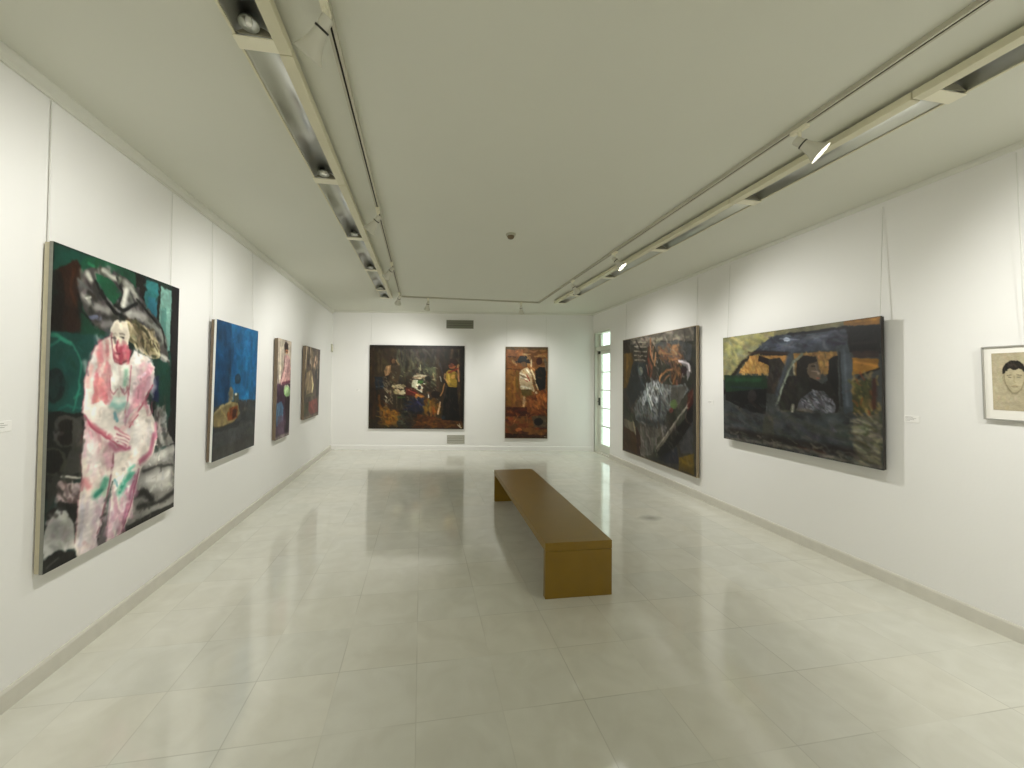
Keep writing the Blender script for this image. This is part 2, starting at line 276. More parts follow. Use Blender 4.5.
# ------------------------------------------------------------------ pictures: shapes (p), strokes (s) and daubs (d) in thousandths of the canvas
PICTURES = {
 'nude': ('1c2c28', 0.6128, """
d 142a26/1c3a34/0e1c1a 0.6 60 154 57.6 80 -25,2 986,2 1000,995 -1,982
p 17463a 0.8 0,11 223,4 187,42 94,58 4,88
p 2d1a12 1 16,86 135,32 189,81 142,172 167,253 51,281 -1,267 7,159
p 0d0c0b 0.7 -2,89 42,82 72,151 64,277 0,281
s 4a2a18 0.6 11.2 115,62 98,125 128,173
p 1a4a36 1 164,23 318,-22 560,13 572,221 252,279 182,252 155,139
p 14402e 0.8 165,200 399,201 385,270 237,296 161,269
s 2b7a55 0.8 11.9 209,30 374,60 430,103
p 16403a 1 -13,268 146,270 384,261 211,376 190,564 -8,538
s 3a8a70 0.7 11.7 -13,282 38,282 106,303
s 2f7462 0.8 6.6 -9,317 51,292 127,310 173,361 169,446 137,515
p 10201f 1 92,438 85,466 64,486 34,493 6,485 -16,465 -24,438 -18,412 2,392 30,384 59,391 82,411
p 1c3331 0.8 65,438 60,459 47,473 27,478 8,472 -6,458 -12,438 -8,419 5,404 24,399 43,404 58,418
s 1a5a50 0.7 7.4 11,532 101,498 187,517
p 12100f 1 549,1 644,9 651,120 566,121
p 17130f 1 757,10 793,10 783,223 746,206
p 2f6e70 1 649,15 762,14 757,191 670,146 633,113
p 2c6c80 0.8 670,80 761,73 757,191 670,146
p 6f948a 1 794,19 915,22 905,296 783,223
p 44706a 0.7 811,102 861,106 859,268 795,232
p 171317 1 919,-2 1070,-15 1086,1021 909,988 913,503
p 143a30 1 778,342 925,295 932,586 770,588
p 171a44 0.8 725,421 806,400 802,520 730,498
p 4a4745 1 183,58 258,28 372,22 502,40 584,73 651,120 791,173 870,247 908,343 814,336 726,247 551,204 399,205 332,252 234,224 163,169 139,119
d 2a2828/6a6866/8c8a86/3a3836 0.7 90 55 14.1 50 183,58 258,28 372,22 502,40 584,73 651,120 791,173 870,247 908,343 814,336 726,247 551,204 399,205 332,252 234,224 163,169 139,119
p 1c5a3e 1 249,55 374,60 433,98 387,151 326,125 274,83
s c8c8bc 1 18.7 203,66 224,83
s b9b9ae 1 18.1 304,38 359,47 418,49
s a9a9a0 1 22.2 474,53 533,75 565,98
s d0cfc6 1 26.2 476,83 460,142
s aeada6 0.9 20.0 177,140 212,159
s 9d9b97 0.9 30.2 270,168 345,176
s 8a8886 0.9 21.9 314,225 365,216
s b0aea8 0.9 35.0 509,168 643,168
s 8e9088 0.9 27.2 677,184 770,204 840,249
s a5a69c 1 17.2 825,320 876,328
s dddcd2 1 8.4 192,150 222,140
s 7f88a8 0.7 12.1 225,209 264,201
s 0d0e10 1 12.4 261,85 326,141 407,178 481,188
s 0f1012 1 11.5 396,150 461,164 566,121
s 141414 0.8 8.5 565,103 674,146 817,201 860,278
s 101214 0.8 6.5 140,141 172,191 250,231
s 131313 0.8 9.7 409,46 448,92 423,147
p 111412 1 -21,509 211,533 218,684 184,743 9,783 -10,765
p 3c3b37 1 188,587 178,614 148,632 107,636 68,625 39,603 28,576 37,550 64,532 102,527 143,536 175,558
p 15120f 1 172,587 164,609 142,624 111,627 81,618 59,601 50,579 57,558 77,544 107,539 138,547 162,564
p 37362f 1 109,676 100,698 74,711 38,713 3,702 -23,683 -33,660 -25,639 -1,625 34,622 70,632 98,651
p 0e0e0c 1 89,673 82,691 61,702 34,704 6,695 -14,680 -22,661 -16,644 3,633 30,630 59,638 80,654
p 403f3b 0.9 138,545 196,544 197,721 125,727 83,706 135,637
p 34332f 0.8 7,725 70,705 198,737 73,764 11,819
s b7b4ab 1 7.1 84,723 140,735 198,741
p 8a7d7c 1 72,746 207,758 195,830 75,809 48,790
d 3a3230/b3a5a2/5a4d4c 0.7 22 36 9.7 70 72,746 207,758 195,830 75,809 48,790
p 1c1a19 1 11,819 74,794 188,829 185,922 -2,953
p a8a7a3 1 -4,902 15,856 62,819 117,833 164,887 177,967 81,948 -2,956
d 8b8a86/c8c7c2/9a9996 0.5 24 47 12.5 70 12,856 62,822 161,886 172,966 4,947
p 1c1b1a 1 -2,959 81,950 173,976 185,1016 4,1003
s 6d6c69 0.6 6.0 18,987 82,974
p 85847f 1 767,543 876,530 896,636 986,711 802,714 749,616
d 3a3937/a5a49e/5d5c58 0.7 26 63 15.0 80 767,543 877,532 896,636 980,710 801,704
p 7b7975 1 626,776 756,734 986,716 1016,998 517,1000 513,923 568,842
s bcbab4 1 38.9 690,760 828,747 969,741
s c4c2bd 1 49.5 661,828 786,841 923,840
s aeaca6 0.8 35.3 741,869 939,884
s 1a1918 1 28.3 600,875 675,877 768,922
s 22211f 1 22.2 635,927 817,951 995,930
s 3a3936 0.9 11.3 669,791 807,789 973,805
s 8f8d88 0.9 23.3 554,958 724,963 984,971
s 262523 1 9.5 546,988 725,983 999,986
s 12110f 1 22.6 498,1002 639,999 1014,999
p 5c5758 1 315,951 374,862 392,1002 297,1013
s 262021 1 9.5 363,843 343,940 297,1008
p 8e8468 1 453,194 571,191 724,223 803,271 802,331 719,332 598,301 515,270
d c4b898/5d553f/a3987a/3d3828 0.8 60 55 8.9 40 472,195 571,193 724,227 798,281 789,329 708,325 576,293 515,261
p d6cdc4 1 367,262 272,295 222,352 198,423 196,501 212,565 207,612 195,681 206,754 184,821 174,920 185,1018 289,1017 322,954 361,860 409,791 423,785 397,832 388,916 382,1005 476,1013 526,975 576,916 598,846 657,771 756,739 800,679 783,608 721,542 673,487 738,440 761,367 685,326 557,308 520,350 444,363
d e8e2da/dccfc8/cfc8c6/e2d8d4 0.5 120 59 19.6 75 367,262 272,295 222,352 198,423 196,501 212,565 207,612 195,681 206,754 184,821 174,920 185,1018 289,1017 322,954 361,860 409,791 423,785 397,832 388,916 382,1005 476,1013 526,975 576,916 598,846 657,771 756,739 800,679 783,608 721,542 673,487 738,440 761,367 685,326 557,308 520,350 444,363
p e6ded0 1 494,236 485,258 460,275 425,282 391,279 366,266 356,246 364,226 387,209 421,200 456,202 483,215
p d9d0c0 1 369,237 408,204 492,199 524,251 506,288 387,303
p b87078 0.8 400,294 512,286 523,337 453,361 403,341 387,312
d a84c5c/c47c84/94404e/b85c6a 0.7 34 28 12.0 75 419,297 512,290 519,337 453,357 410,336
s dccabc 0.7 11.5 395,294 424,332
s 8c3548 1 6.9 424,267 413,302 427,317
s 2a2426 1 5.7 376,270 406,266
s 2a2426 1 5.9 433,259 472,261
s 5a2030 1 5.8 415,323 446,325
s 6c645c 0.8 4.7 370,261 402,251
s 6c645c 0.8 4.9 434,249 475,248
s 7a3040 0.7 5.7 375,253 378,304 404,354 453,363 516,350
d cc8484/c07078/dcaaa8/b86c74 0.5 46 42 14.7 80 278,309 369,304 371,405 346,506 260,503 278,407
d d8a0b0/c88498/e4c8cc 0.5 40 55 15.5 110 601,366 746,391 716,459 592,550 512,565
d c0909c/d0b0b4/a8707c 0.3 60 46 12.7 80 203,533 400,542 411,748 222,756
d b8a4b0/a890a0/c8b8bc/e8e0d8 0.35 80 53 12.5 85 210,825 364,852 305,1006 196,995
d b890a0/c8b4bc/a87088 0.4 50 62 12.3 80 432,821 607,811 572,916 499,1009 392,1002
s dd9a98 0.5 17.4 241,375 221,439
s b98088 0.7 13.2 364,372 351,456 379,482
s c07880 0.6 12.4 510,350 495,422 517,475
p ece8e0 1 399,362 430,370 444,422 422,467 378,463 372,414
s a05a68 0.8 5.7 371,405 374,456 405,474 435,457
p e6e4da 1 459,369 516,364 524,422 487,464 453,448
s 8ab8a0 0.8 18.4 498,386 490,440
s a05a68 0.7 5.0 453,448 488,479 522,453
s 7fb0a8 0.8 24.9 389,507 444,522 500,515
s 5f98a0 0.8 13.7 417,543 437,569
s 9cc4b8 0.5 15.4 397,490 489,493
s dca0ac 0.7 38.8 689,383 649,449 579,513
s ece4de 0.7 26.1 600,347 574,421 528,494
s b0566c 0.8 9.4 738,445 632,533 533,584
s a85268 0.6 7.3 540,367 526,458 502,546
s c8788c 0.6 22.7 675,516 722,556
p e2dad2 1 206,533 235,501 328,495 391,541 429,586 506,618 561,649 549,686 461,667 352,623 252,587
s b85a6c 0.75 17.5 243,563 317,600 387,630
s c06a7c 0.7 11.7 420,594 536,643
s 9c4058 0.8 6.8 211,541 284,594 405,645 490,680 549,686
s e9d9d4 1 8.9 430,612 536,643
s a04860 0.9 3.9 431,619 537,650
s e9d9d4 1 8.8 422,625 537,659
s a04860 0.9 3.9 422,632 538,666
s e9d9d4 1 8.9 432,638 534,672
s a04860 0.9 3.9 432,645 534,679
s e9d9d4 1 9.0 451,653 509,681
s a04860 0.9 4.0 451,660 509,688
s e3c0c0 0.9 19.5 592,550 524,592 476,602
s b05064 0.8 6.6 613,561 534,602
s e8ddd8 0.8 13.8 696,507 717,556
s b0506a 0.7 7.0 730,508 745,557
s ece6e2 0.6 44.5 271,649 282,724
s d8b8c4 0.6 22.5 230,614 217,668
s a8607a 0.8 19.2 388,652 434,678 539,683
s d09aae 0.6 20.7 355,682 392,729
s a04c6a 0.75 23.8 763,656 732,722 635,749
s c07890 0.7 19.2 783,608 787,668
s ece8e4 0.6 50.5 616,607 599,680
s 4a9880 0.85 28.5 368,781 344,802 303,817
s 2f7a68 0.8 13.0 336,810 299,820
s 3f9a80 0.85 33.9 555,790 516,811 480,837
s 64b8a0 0.7 14.7 543,765 583,761
s 2a7460 0.8 12.3 498,822 474,838
s 5a9098 0.8 9.9 431,786 450,815
s c87a80 0.7 22.4 222,756 254,780
s b07078 0.7 8.6 208,785 214,755
s 905470 0.75 16.3 596,800 550,884 505,957
s 8a4260 0.8 7.7 626,776 574,889 498,991
s b8b4c0 0.6 18.9 211,841 209,959
s e8e4e0 0.6 26.8 273,844 240,983
s c8a8a8 0.6 12.2 232,965 256,986
s 7a4a58 0.8 7.8 416,689 403,773 364,852 318,952
s 94707c 0.6 6.8 398,841 385,1000
s c4a0ac 0.6 13.9 444,857 439,943
s 7c2c44 0.5 6.6 367,262 272,295 222,352 196,439 197,533
s 70303f 0.5 4.2 199,603 187,657 206,746 185,829 176,951
"""),
 'blue': ('1b5a86', 0.6914, """
p 184a70 1 0,0 326,3 347,596 2,630
p 1c6c9c 1 301,-3 1000,0 1002,613 368,581
d 1a6090/20749f/155680 0.5 70 221 34.4 88 301,-3 1000,0 1002,613 368,581
d 143c5e/1a5078 0.5 40 194 25.8 88 0,0 326,3 347,596 2,630
s 2a6a92 0.6 11.5 326,3 343,565
p 45484a 1 9,616 211,600 538,582 995,604 1000,1000 0,1000
d 3b3d3b/4e5150/55534a/38393a 0.5 70 135 27.0 5 2,630 972,612 1000,1000 0,1000
p 3d3b36 0.6 5,911 990,899 1000,1000 0,1000
p 262a2c 0.7 3,764 366,764 582,752 562,798 7,800
p 20394c 1 571,419 563,440 537,456 500,461 462,456 434,441 422,420 429,400 454,384 491,378 529,383 558,398
p 314e5e 0.7 549,410 545,419 531,427 511,429 491,427 476,420 469,410 474,401 487,394 507,391 527,393 543,400
p 75705f 1 292,519 357,481 407,505 402,582 300,595
p 4d5248 1 411,536 532,530 550,601 420,613
p d8d8c8 1 489,540 486,546 478,549 466,551 453,549 444,545 440,539 443,534 451,530 463,529 476,530 485,534
p 9a8a70 1 373,497 370,504 360,510 346,512 332,510 321,504 317,496 319,489 329,483 343,481 357,483 368,489
p 8e8058 1 -1,665 126,617 346,591 516,608 581,697 459,746 188,771 2,757
s b8ac80 0.9 18.1 15,666 148,620 347,596
s c0a870 0.6 12.6 150,635 293,730
p 8a4a22 1 342,639 519,629 515,725 317,738 274,684
p 4a2414 1 401,659 497,655 484,716 398,720
s b06a30 0.8 11.0 329,641 293,730
s 4d4430 0.8 9.9 2,757 188,771 459,751
"""),
 'standing': ('8a7c78', 0.3899, """
p b7ab9c 1 0,0 1000,0 1059,475 -7,462
d c9bfb0/a39784/8c7f70 0.5 40 142 23.6 85 0,0 1000,0 1059,475 -7,462
p 4b3346 1 21,449 1074,452 1014,1001 0,1000
d 3a2436/5c4056/2e2430 0.5 50 165 27.5 85 21,449 1074,452 1014,1001 0,1000
s e6dccb 0.9 47.8 185,103 183,257 184,393
p 2c1a16 1 428,41 563,16 739,33 761,90 629,113 466,97
p b08060 1 760,114 748,126 708,135 650,140 590,138 544,130 525,119 537,107 576,97 633,93 693,95 739,103
s 3a201a 1 9.2 536,121 707,118
p c9a09c 1 467,168 610,148 871,168 1005,294 1039,429 306,459 191,422 479,310
s dcb8b4 0.9 38.8 765,183 593,324 300,437
s 7a4858 0.8 16.3 490,174 471,282 289,394
s 8c5a70 0.7 14.8 882,196 710,338
s e8d4cc 0.8 23.6 580,186 542,268
s 6a3448 1 24.9 356,445 1015,428
p 8fb07c 1 1009,532 986,565 896,588 766,594 632,582 531,556 488,523 512,491 596,469 720,462 852,472 959,498
p b6d0a0 1 869,517 856,537 804,551 729,555 650,548 590,532 564,512 578,492 627,478 701,474 779,480 841,496
s e4e4cc 1 10.3 521,484 606,467 756,466 917,486
p 53718c 1 -49,639 348,627 513,688 480,820 67,869 -60,764
s 7a98ac 0.7 25.8 85,674 223,809
p 2a1a26 1 566,593 981,586 966,806 926,977 695,973 713,796
p 6a566a 0.7 104,771 501,770 613,950 140,959
s a09a90 0.8 39.3 32,988 500,984 1010,991
"""),
 'group': ('564a40', 0.7440, """
d 5c5046/3c342e/6e6254/4a4238 0.7 90 243 56.7 80 0,0 1000,0 1000,1000 0,1000
s ddc8a8 1 52.2 64,19 35,159 26,295
s e0cdb4 1 41.9 287,-7 311,216
s cdb49a 1 61.3 667,141 578,266
s a88a70 0.8 50.9 407,59 429,279
s 3a2c26 1 32.4 146,69 207,261
s c8b098 0.8 36.2 801,44 771,206
p 8c7a60 1 80,366 353,323 497,407 521,639 127,667 1,527
s c8b488 0.7 39.7 264,386 187,590
s e6d6a4 1 53.0 448,429 543,535 497,621
p 332c2a 1 651,298 1023,293 1041,696 770,708
s 54483c 0.7 34.9 795,341 826,647
p 7a4038 1 245,769 864,733 957,946 431,954 218,865
s 9a5048 0.8 46.6 454,818 682,930
p 4a4a34 1 -16,777 294,772 275,906 5,946
s 6a6a48 0.7 29.6 84,685 635,683
s 8a8070 0.7 28.1 14,983 997,981
d c8b090/3a2e26/8c7660/5c4a3c 0.55 60 109 29.4 80 0,0 1000,0 1045,430 -68,427
"""),
 'studio': ('30261a', 1.1390, """
d 2a2014/1c160f/3a2e1c/443620 0.6 160 202 43.2 85 0,0 1000,0 1000,1000 0,1000
d 4a4638/5a5644/38382e/2c2a22 0.6 130 129 23.0 80 280,19 721,16 721,428 291,463
p 1a140d 0.8 0,0 1000,0 1000,35 0,40
s 4c3e28 0.7 31.3 93,52 98,323
s 5a4a34 0.6 14.2 130,65 127,308
s 2b1c0e 0.8 25.5 37,53 28,882
s 3c2410 0.7 19.9 67,395 53,882
s 54502f 0.6 11.4 342,46 379,433
s 6a6450 0.5 11.4 305,47 342,305
s 3d3a4a 0.4 14.3 330,32 342,161
p 2a1a0e 1 277,177 273,198 261,214 244,220 228,215 216,199 212,178 216,157 228,141 245,135 261,140 273,155
p 6a4c30 1 268,191 265,206 258,216 248,220 238,217 231,206 228,192 231,178 238,167 248,163 258,167 266,177
p 8a6c4a 1 173,250 223,235 235,292 204,364 166,372 154,308
p 453826 1 223,249 317,233 329,334 304,435 216,436
s a08058 0.8 14.3 279,177 307,234
s c09870 0.8 14.3 198,264 185,358
s 54402a 0.8 20.0 223,378 279,435
p 1c2228 1 54,381 154,379 160,523 66,538
s 3c4c5a 0.8 14.2 73,502 154,494
s 2a3038 0.8 25.6 79,424 148,437
d 6a5c4c/8a7c66/3a3024 0.7 40 71 12.9 60 166,437 279,392 266,679 165,723
s 8a8a70 0.8 11.5 537,229 531,330
s c8c8a0 0.7 8.6 537,244 541,301
p 5c6048 0.7 556,272 702,255 708,501 594,459
s b8a878 0.8 14.5 670,342 689,429
d 94947a/5a6440/b4a87c/2a2c1e 0.7 60 43 10.1 30 518,244 708,255 708,573 530,575
d c8bfa4/a89c80/dcd4bc/8a7a60 0.9 26 43 13.0 10 452,389 505,342 600,343 609,384 531,397
p b4b49a 1 448,418 505,410 562,503 558,568 448,490
p d6d2bc 1 499,460 558,491 556,561 499,533
p 2a2a26 1 548,506 545,520 538,531 528,535 518,531 510,521 508,506 510,492 518,481 528,477 538,481 545,492
p 3a5a2c 1 505,414 569,423 556,457 512,453
s 8a6a50 0.8 8.6 467,389 594,380
p 1c1a16 0.8 657,400 652,419 638,433 619,438 600,434 586,420 581,402 586,383 600,369 619,363 638,368 652,382
s e0e4d8 1 8.6 493,425 508,420
s d8dccc 1 11.5 575,459 587,462
d b4a682/8c8060/c8bc98 0.9 22 49 12.9 5 251,493 304,470 373,484 366,513 279,528
d c0b08c/948664/d4c8a4 0.9 22 49 12.9 10 256,553 304,542 379,556 373,592 278,590
p 2a2418 1 247,593 379,599 385,765 259,766
s 54442e 1 7.2 291,607 293,758
s 54442e 1 7.2 335,607 337,758
s 3c5c24 0.9 14.3 310,628 372,623
s d0c8b0 1 10.0 172,609 191,637
s b0a890 0.8 11.4 178,651 172,709
p 4a1e16 1 385,505 467,519 530,590 492,619 385,592
s a04838 0.9 7.2 404,534 518,590
p 8a5c30 1 467,619 518,576 587,611 568,640 480,641
s c09048 0.8 8.6 492,590 556,618
d 1a1c30/24243a/16161e/2c2c34 0.85 60 63 20.2 30 385,635 594,647 593,763 492,821 385,779
s 3a3c64 0.7 17.3 505,677 568,734
s 4a4438 0.7 14.4 378,793 467,822
p 1c100a 1 753,587 746,610 727,628 702,634 676,628 658,612 651,588 658,565 676,548 702,541 727,547 746,564
p 1c140c 0.4 600,387 721,428 721,573 619,574
s e8e4d8 1 13.0 625,574 625,625
d 6e4a18/7c5820/54380f/86642c 0.85 50 64 20.3 70 594,647 746,631 720,820 568,850
s a06a20 0.7 20.3 644,675 695,791
s 5a6a2c 0.6 17.4 632,661 619,719
s c8a888 1 17.4 749,682 727,820
s 8a3a14 0.7 14.5 682,747 682,820
p 7a5018 1 153,767 328,808 290,953 140,953
d 7a5418/4a3010/966a22/3a2410/6a5024 0.6 90 63 15.8 35 103,652 341,808 302,967 102,968
s 7a4a18 0.8 25.7 103,609 128,824
d 2c2c24/4a4a3c/1a1a16 0.7 40 72 17.3 30 328,808 467,778 492,995 277,996
p 5a3212 0.8 505,821 784,877 977,905 990,985 492,988
d 5c3814/3a2008/74481a/2a1a0c 0.6 60 87 16.0 8 467,850 977,905 990,985 492,988
s 54402e 0.5 43.4 721,38 721,530
s 2a1e14 0.8 23.2 772,37 778,384
s 6a5034 0.6 29.0 874,49 862,151
s 3a3a44 0.7 17.4 740,211 772,326
s a4a498 0.8 11.6 746,370 762,428
p 2e1810 1 823,188 868,151 926,171 932,222 836,224
p 6a3c26 1 899,241 894,259 883,272 868,277 852,272 841,260 837,242 841,225 853,212 868,207 883,212 894,224
p 8a5230 1 836,231 913,237 900,273 849,274
s 54261a 1 8.7 842,245 900,237
p 967c2c 1 804,326 836,289 900,302 932,338 925,425 919,498 836,492 810,427
s d0b45c 0.7 20.3 836,325 849,441
p c89a50 0.9 905,367 902,381 895,390 884,394 874,391 867,381 864,368 867,355 874,345 884,342 895,345 902,354
s 7a6420 0.9 11.6 836,470 919,486
s b08858 0.9 18.9 797,340 791,384 829,441
s c08c60 0.9 20.4 932,236 938,338 945,425
s 7a2a1c 1 17.4 836,325 932,273
s a87848 0.9 13.1 791,456 772,558 753,602
p 0d0b0b 1 823,492 925,498 945,701 964,905 772,892 784,674
s 241c18 0.7 20.4 849,528 836,848
p 1c3040 0.7 807,863 804,876 796,885 784,889 773,885 764,876 761,863 764,850 773,840 784,837 796,840 804,850
s c8c0a8 1 11.7 938,949 977,985
s ded8c8 1 7.3 957,935 966,964
p 0f0c09 0.8 958,47 1000,32 1000,949 964,876
s 4a3a24 0.6 7.3 977,424 938,701
s 5a5648 0.7 7.3 938,48 938,164
d 2a2218/4c4030/1a1610/5c5440/3c3020 0.38 210 49 13.0 70 0,0 1000,0 1000,1000 0,1000
d 8c8468/a8a080/6c6a54/6a3c28 0.6 60 29 8.6 40 154,322 721,284 746,645 165,709
s d8d0b8 0.8 10.1 467,370 518,353 594,361
"""),
 'hat': ('6a4420', 0.4587, """
d 7a4e24/6a401c/8a5c2c 0.6 60 171 34.2 85 -1,26 561,26 614,655 7,655
p 54462a 1 0,0 1000,0 1000,23 -1,28
p 8a5a34 1 21,26 407,28 406,97 19,111
s 3a2412 1 7.1 19,104 251,111
s 4a2a12 1 8.5 16,239 341,251
s a4805c 0.8 22.7 173,154 249,196
s a06a38 0.8 19.9 808,82 978,75
d 9a7448/b08858/7a5c3c 0.7 26 71 17.0 20 407,26 963,26 961,225 496,225
s 8a6024 0.8 42.7 93,282 101,626
s a0702c 0.7 22.8 216,339 210,626
s 6a5a24 0.6 25.6 264,268 275,483
p 2c2c2c 1 281,139 344,94 498,97 575,154 482,182 281,175
s 1c1c20 1 14.2 250,161 575,168
p 5a4634 1 509,189 499,205 472,216 435,221 398,216 371,205 361,189 371,173 399,162 436,158 473,162 500,173
s e0d0b0 0.8 14.2 606,139 614,211
s c8b890 0.6 17.0 406,75 499,82
p b4a080 1 341,261 512,218 604,261 649,368 694,483 616,511 414,504 338,439 309,311
s e4dcc8 1 14.3 341,289 526,325
s e4dcc8 1 14.3 355,332 556,368
s e4dcc8 1 14.3 369,432 586,454
s e4dcc8 1 14.2 496,246 588,296
s 8a2c20 1 12.8 495,303 572,368
s 6a5840 0.8 10.0 356,313 541,351
s 94382a 0.7 8.6 432,353 525,382
s d8c8a4 1 17.1 605,246 711,353 772,468
p d4c4a4 1 803,514 795,530 774,542 746,546 718,542 698,530 691,514 698,498 719,487 747,483 775,487 795,498
s 5a4430 0.8 7.1 589,268 686,368 747,475
p 54461c 0.9 369,468 648,461 662,540 491,554 383,526
s b4946c 1 25.8 445,554 437,648
s 8a6c40 0.8 14.3 368,511 382,583
s 7c5a30 0.7 17.2 538,554 552,641
p 3a1c12 1 875,154 865,173 837,188 800,193 763,188 736,173 726,154 737,134 764,119 801,114 838,119 865,134
p 141312 1 713,246 806,218 945,225 966,296 943,454 818,483 726,396
s 2a2622 0.6 14.2 775,268 804,411
p 6e675c 0.7 915,125 993,125 991,268 945,253
p 6a3a1a 0.9 492,540 995,483 1002,742 520,742
d 8a4c20/4a2410/a06434 0.6 50 72 17.2 60 586,483 996,454 1002,742 551,742
p 3c1a0e 1 7,662 521,662 519,756 5,764
d 5a2412/2c140c/7a3c1a 0.6 50 86 20.2 10 7,662 1002,742 1000,996 0,996
s 94603a 0.9 11.5 301,756 191,843
s a0683c 0.8 11.5 504,742 524,829
p a86438 0.9 405,908 394,919 364,926 323,929 283,926 253,919 242,908 253,898 283,891 324,888 364,891 394,898
p 4c4c42 0.6 613,756 993,756 992,887 689,879
p 140f0d 1 905,817 890,839 848,855 792,861 736,855 695,839 681,817 696,795 737,780 793,774 849,780 890,795
p 8a4424 0.7 204,785 194,795 166,803 129,806 92,803 64,795 55,785 65,775 92,768 130,765 167,768 194,775
p 2a1408 0.9 1,945 1000,967 1000,1000 0,1000
s 8a8478 1 8.7 938,981 991,985
d 6a4420/8a5c30/4a2c14/9a7040 0.35 90 37 11.4 60 0,0 1000,0 1000,1000 0,1000
"""),
 'boat': ('34322c', 1.0000, """
d 2c2c28/1c1c1a/3c3c34/464238 0.6 150 187 49.8 60 0,0 1000,0 1000,1000 0,1000
p 6e6860 0.8 129,-3 979,-1 978,96 453,43 129,51
d 8a8478/5a564e/a09888 0.6 30 102 20.5 15 129,-3 979,-1 978,90 198,57
p 5a4414 1 11,117 164,125 181,215 92,430 11,432
s 7a5c1c 0.7 36.2 75,139 63,358
p 24180a 0.8 11,23 129,24 129,123 11,107
s a8a090 0.8 9.8 198,30 393,55
s a8a090 0.8 9.8 198,69 392,92
s a8a090 0.8 9.8 198,108 392,129
s a8a090 0.8 9.8 198,147 392,166
s a8a090 0.8 9.8 198,186 392,202
s 282420 0.8 19.4 232,24 392,206
p 282c2e 1 181,198 422,224 360,440 128,608 56,467
p 7a8078 0.8 342,289 337,307 323,321 304,326 284,321 270,307 265,288 270,269 285,255 304,250 323,256 337,270
s 4a5c60 0.5 28.6 265,253 329,390
s 9a6c4c 1 19.9 453,35 453,126 487,210
s 7c4c38 0.8 24.6 422,190 475,258 458,323
s b08460 0.8 10.9 488,95 476,193 524,251
s 94705c 0.8 13.6 392,239 422,306
s c89468 0.8 17.1 525,147 510,243
s 6a2a1c 0.7 13.4 423,91 422,323
p 4a4c4c 1 511,73 798,74 957,116 945,227 797,222 567,149
d 80604a/6a5040/94704e/4c4038/70523c/5a5450 0.85 90 51 17.6 25 553,124 674,97 822,117 856,188 749,242 634,223
s a07852 0.7 14.3 621,152 749,175
s 9a7250 0.8 11.8 699,218 797,207 844,253
p 8c868a 0.8 809,222 890,218 949,263 937,326 906,361 900,276
s dcd4d8 1 14.8 821,223 923,248 937,297
p 2c2024 1 907,297 902,314 889,326 871,331 852,326 839,313 834,296 839,279 853,266 871,262 889,267 902,280
d 74523a/5c4030/8a6446/3a2e28 0.85 46 49 15.1 75 729,252 825,249 848,354 776,436 718,362
s a87850 1 14.5 579,340 673,286 761,280
s c08c5c 0.9 16.7 565,379 607,316
s a87848 0.8 17.2 748,384 785,310
s a07050 0.7 16.4 606,386 698,324
p 686c6c 1 422,389 538,348 606,386 747,399 888,382 921,424 818,529 671,599 618,697 420,735 231,705 197,603 329,475
d 747a7a/4a4e50/8c9090/34383a/5c605c 0.65 190 73 15.1 60 422,389 538,348 606,386 747,399 671,599 618,697 420,735 231,705 197,603 329,475
d b4babb/9ca2a4/c8cccc 0.75 22 96 13.1 65 422,406 565,371 606,433 421,587 297,562
d 8c8c8c/a8a6a4/747270 0.6 26 87 13.0 60 328,745 644,709 507,852 358,958
s c4cacb 1 15.0 509,388 451,520
s b0b6b8 0.9 15.6 421,439 360,558
s 2e3038 0.7 32.9 592,481 564,655
s 24282a 0.7 47.4 264,684 479,712 618,681
p 4c4840 0.7 723,415 910,396 818,558 721,580
p 5a7040 0.8 802,530 796,548 780,562 758,569 736,565 720,553 714,536 720,517 737,503 759,497 781,501 796,513
p 8a3c34 0.6 751,581 748,592 738,600 726,604 714,602 705,595 701,585 705,574 714,566 726,562 739,564 748,571
p 6e6654 0.8 19,708 197,726 230,809 128,822 19,763
s a09478 0.8 17.2 180,727 230,826
p 3a2408 1 11,782 197,813 296,902 289,988 11,983
p 2a0e08 1 231,757 302,833 302,994 247,978
p 605c56 1 296,741 563,734 670,691 507,868 478,953 311,992
d 84807a/48443e 0.6 30 108 17.3 60 296,741 563,734 670,691 478,953 311,992
p 7a7468 0.7 563,844 887,568 971,423 970,451 695,778 534,959
s a09c90 0.8 10.5 535,896 720,715 931,508
p 0c0c0e 1 548,925 695,778 886,624 970,451 968,658 792,823 616,974
p 4a1c14 0.7 910,453 971,409 970,520 909,580
p 3c3c40 0.8 816,805 968,630 966,851 839,873
p 1c1e2c 0.8 534,974 792,838 815,950 668,979
p 5a4810 1 815,906 975,849 979,991 814,993
s 7a641c 0.7 21.5 861,926 948,936
d 3a342c/5c544a/26241f/6c645a/4c4034 0.35 170 71 16.6 55 0,0 1000,0 1000,1000 0,1000
d 8a8478/a49c90 0.5 26 44 10.1 50 198,30 914,41 910,382 421,587
"""),
